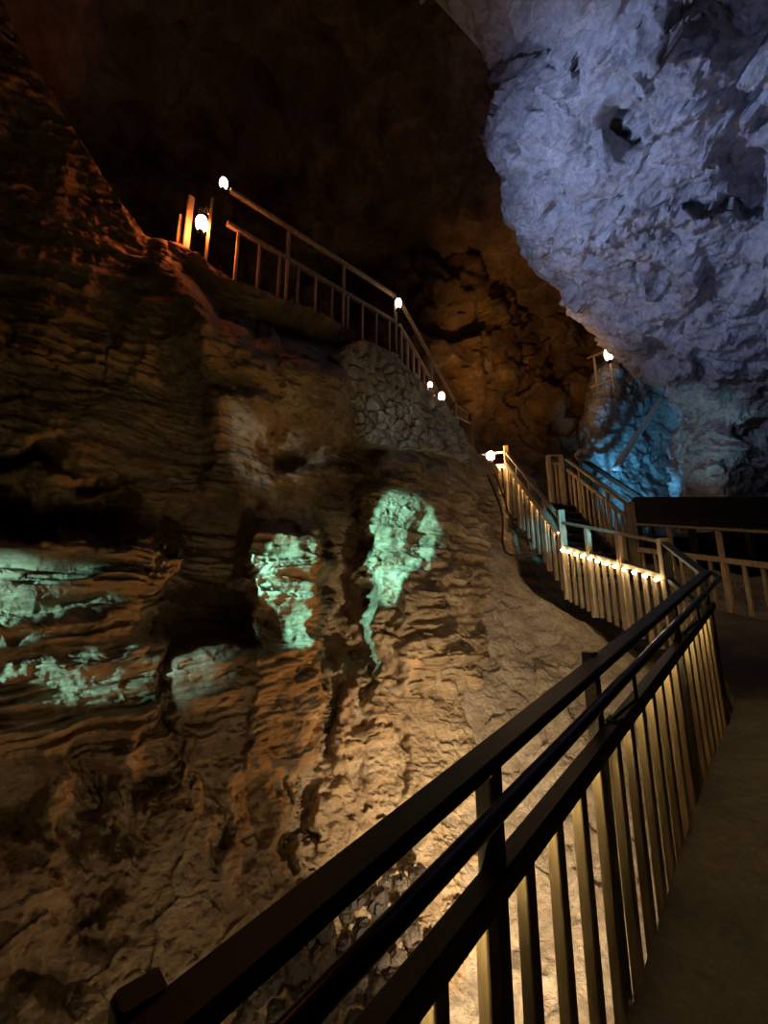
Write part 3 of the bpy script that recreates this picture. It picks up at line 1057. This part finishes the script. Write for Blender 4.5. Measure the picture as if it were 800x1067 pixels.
# ------------------------------------------------------------------ loose rocks
def rock(c, r, seed, mat, label, group, sq=(1, 1, 0.7)):
    import bmesh
    bm = bmesh.new()
    bmesh.ops.create_icosphere(bm, subdivisions=4, radius=1)
    v = np.array([tuple(q.co) for q in bm.verts])
    f1, f2, fac = cells(v * 1.1 + seed * 3.7)
    rad = 1 + 0.3 * fac + 0.2 * fbm(v * 1.3 + seed, 4)
    v = v * rad[:, None] * np.array(sq) * r + np.array(c)
    fs = [[x.index for x in f.verts] for f in bm.faces]
    bm.free()
    return tag(link('rock', v, fs, mat), label, 'rock', group)


rr = random.Random(5)
spots_px = []
tries = 0
while len(spots_px) < 44 and tries < 6000:  # extra rocks added to cover and darken the gap between the rails
    tries += 1
    px, py = rr.uniform(255, 480), rr.uniform(915, 1085)
    if not (1290 - 0.80 * px - 55 < py < 1290 - 0.80 * px + 75) or py > 1068:
        continue
    if px > 440 and py < 985:
        continue
    r = rr.uniform(0.055, 0.11)
    Yc = min(3.4, float(cliff_rbf(np.array(px), np.array(py)))) - 0.12
    c = V(px, py, Yc)
    if all((c - q).length > 0.75 * (r + w) for q, w, _ in spots_px):
        spots_px.append((c, r, px))
for k, (c, r, px) in enumerate(spots_px):
    rock(c, r * 0.82, k + 1, M['shaded'], 'dark loose rock in the heap on the ravine floor seen between the near rails', 'loose rocks on the ravine floor', (1, 1.05, 0.85))
p = V(609, 474, 9.6)
rock(p, 0.22, 40, M['pale'], 'rounded pale boulder behind the dark railing at the alcove edge', None)


# ------------------------------------------------------------------ lights
def spot(name, loc, target, col, watts, ang, blend=0.4, size=0.03, sc=(1, 1)):
    l = bpy.data.lights.new(name, 'SPOT')
    l.color = col
    l.energy = watts
    l.spot_size = math.radians(ang)
    l.spot_blend = blend
    l.shadow_soft_size = size
    o = bpy.data.objects.new(name, l)
    C.objects.link(o)
    o.location = loc
    o.scale = (sc[0], sc[1], 1)
    o.rotation_euler = (Vector(target) - Vector(loc)).to_track_quat('-Z', 'Y').to_euler()
    return o


CY = (0.28, 0.97, 0.98)
spot('cyan spot', (-2.54, 0.95, 1.62), V(14, 652, 2.5), (0.35, 0.95, 1.0), 300, 32, 0.6, 0.008, (0.85, 1.1))
spot('cyan spot', (-2.5, 0.95, 1.3), V(55, 700, 2.45), (0.35, 0.95, 1.0), 270, 17, 0.5, 0.008)
sa = Vector((-1.95, 1.0, 2.1))
spot('cyan spot', sa, V(279, 605, 3.2), CY, 1650, 16, 0.25, 0.008, (0.5, 1.25))
sb = Vector((-1.8, 0.95, 2.2))
spot('cyan spot', sb, V(410, 570, 4.5), CY, 2900, 16, 0.35, 0.008, (0.43, 1.25))
spot('pale spot', sa, V(258, 465, 3.4), (0.8, 0.95, 1.0), 130, 16, 1.0, 0.008, (0.5, 1.2))
spot('pale spot', sb, V(440, 450, 5.5), (0.8, 0.95, 1.0), 130, 12, 1.0, 0.008, (0.7, 1.2))
spot('pale spot', sa + Vector((0.1, 0, -0.1)), V(206, 700, 3.0), (0.5, 0.95, 1.0), 170, 13, 0.8, 0.008, (0.7, 1.1))
# warm floods on the ravine floor below the walkway
spot('warm flood', R(1.7, 0.66, -0.45), V(480, 825, 4.1), (1.0, 0.82, 0.56), 520, 88, 1.0, 0.04)
spot('warm flood', R(0.4, 0.66, -0.4), V(620, 960, 3.3), (1.0, 0.80, 0.52), 170, 75, 1.0, 0.04)
spot('warm flood', R(0.6, 0.68, -0.35), V(250, 860, 2.9), (1.0, 0.78, 0.54), 32, 95, 1.0, 0.04)
spot('amber flood', (1.35, 4.0, -0.1), V(180, 620, 3.0), (1.0, 0.42, 0.07), 105, 70, 0.9, 0.03)
spot('amber flood', (1.9, 4.6, -0.1), V(430, 620, 4.8), (1.0, 0.42, 0.08), 95, 80, 0.9, 0.03)
# blue floods
spot('blue flood', (4.75, 8.3, 2.35), V(666, 462, 10.6), (0.11, 0.55, 1.0), 800, 52, 1.0, 0.08)
spot('teal fill', (4.9, 7.5, 2.2), V(745, 415, 8.0), (0.35, 0.80, 1.0), 75, 42, 0.9, 0.08)  # unseen lamp added to light the pillar gently
spot('violet flood', (-1.0, 3.6, 5.1), V(650, 215, 4.4), (0.37, 0.53, 1.0), 560, 76, 1.0, 0.06)
spot('violet flood', (0.4, 3.6, 0.3), V(690, 250, 4.4), (0.28, 0.42, 1.0), 200, 58, 0.7, 0.08)  # weak unseen fill added to turn the overhang's brown shadows blue
spot('blue newel fill', R(2.4, -1.0, 2.0), V(594, 548, 6.2), (0.15, 0.65, 1.0), 1600, 9, 0.6, 0.04)  # unseen lamp added to tint the newel post blue
spot('warm rail fill', (3.6, 1.6, 2.6), P1.lerp(P2, 0.4) + Vector((0, 0, 0.7)), (1.0, 0.7, 0.35), 38, 60, 0.9, 0.05)  # unseen lamp added to brighten the right hand railing
# unseen floods added for a dim amber wash on the far wall
spot('amber flood', (2.2, 6.8, 4.0), V(560, 320, 11.0), (1.0, 0.48, 0.10), 380, 70, 0.9, 0.1)
spot('amber flood', (2.6, 9.0, 4.2), V(500, 430, 11.0), (1.0, 0.42, 0.08), 60, 120, 0.9, 0.1)

w = bpy.data.worlds.new('cave dark')
scene.world = w
w.use_nodes = True
w.node_tree.nodes['Background'].inputs[0].default_value = (0, 0, 0, 1)
w.node_tree.nodes['Background'].inputs[1].default_value = 0

vs = scene.view_settings
scene.display_settings.display_device = 'sRGB'
vs.view_transform = 'Standard'
vs.look = 'None'
vs.gamma = 1
vs.use_curve_mapping = False
vs.exposure = 0.0
scene.cycles.diffuse_bounces = 2
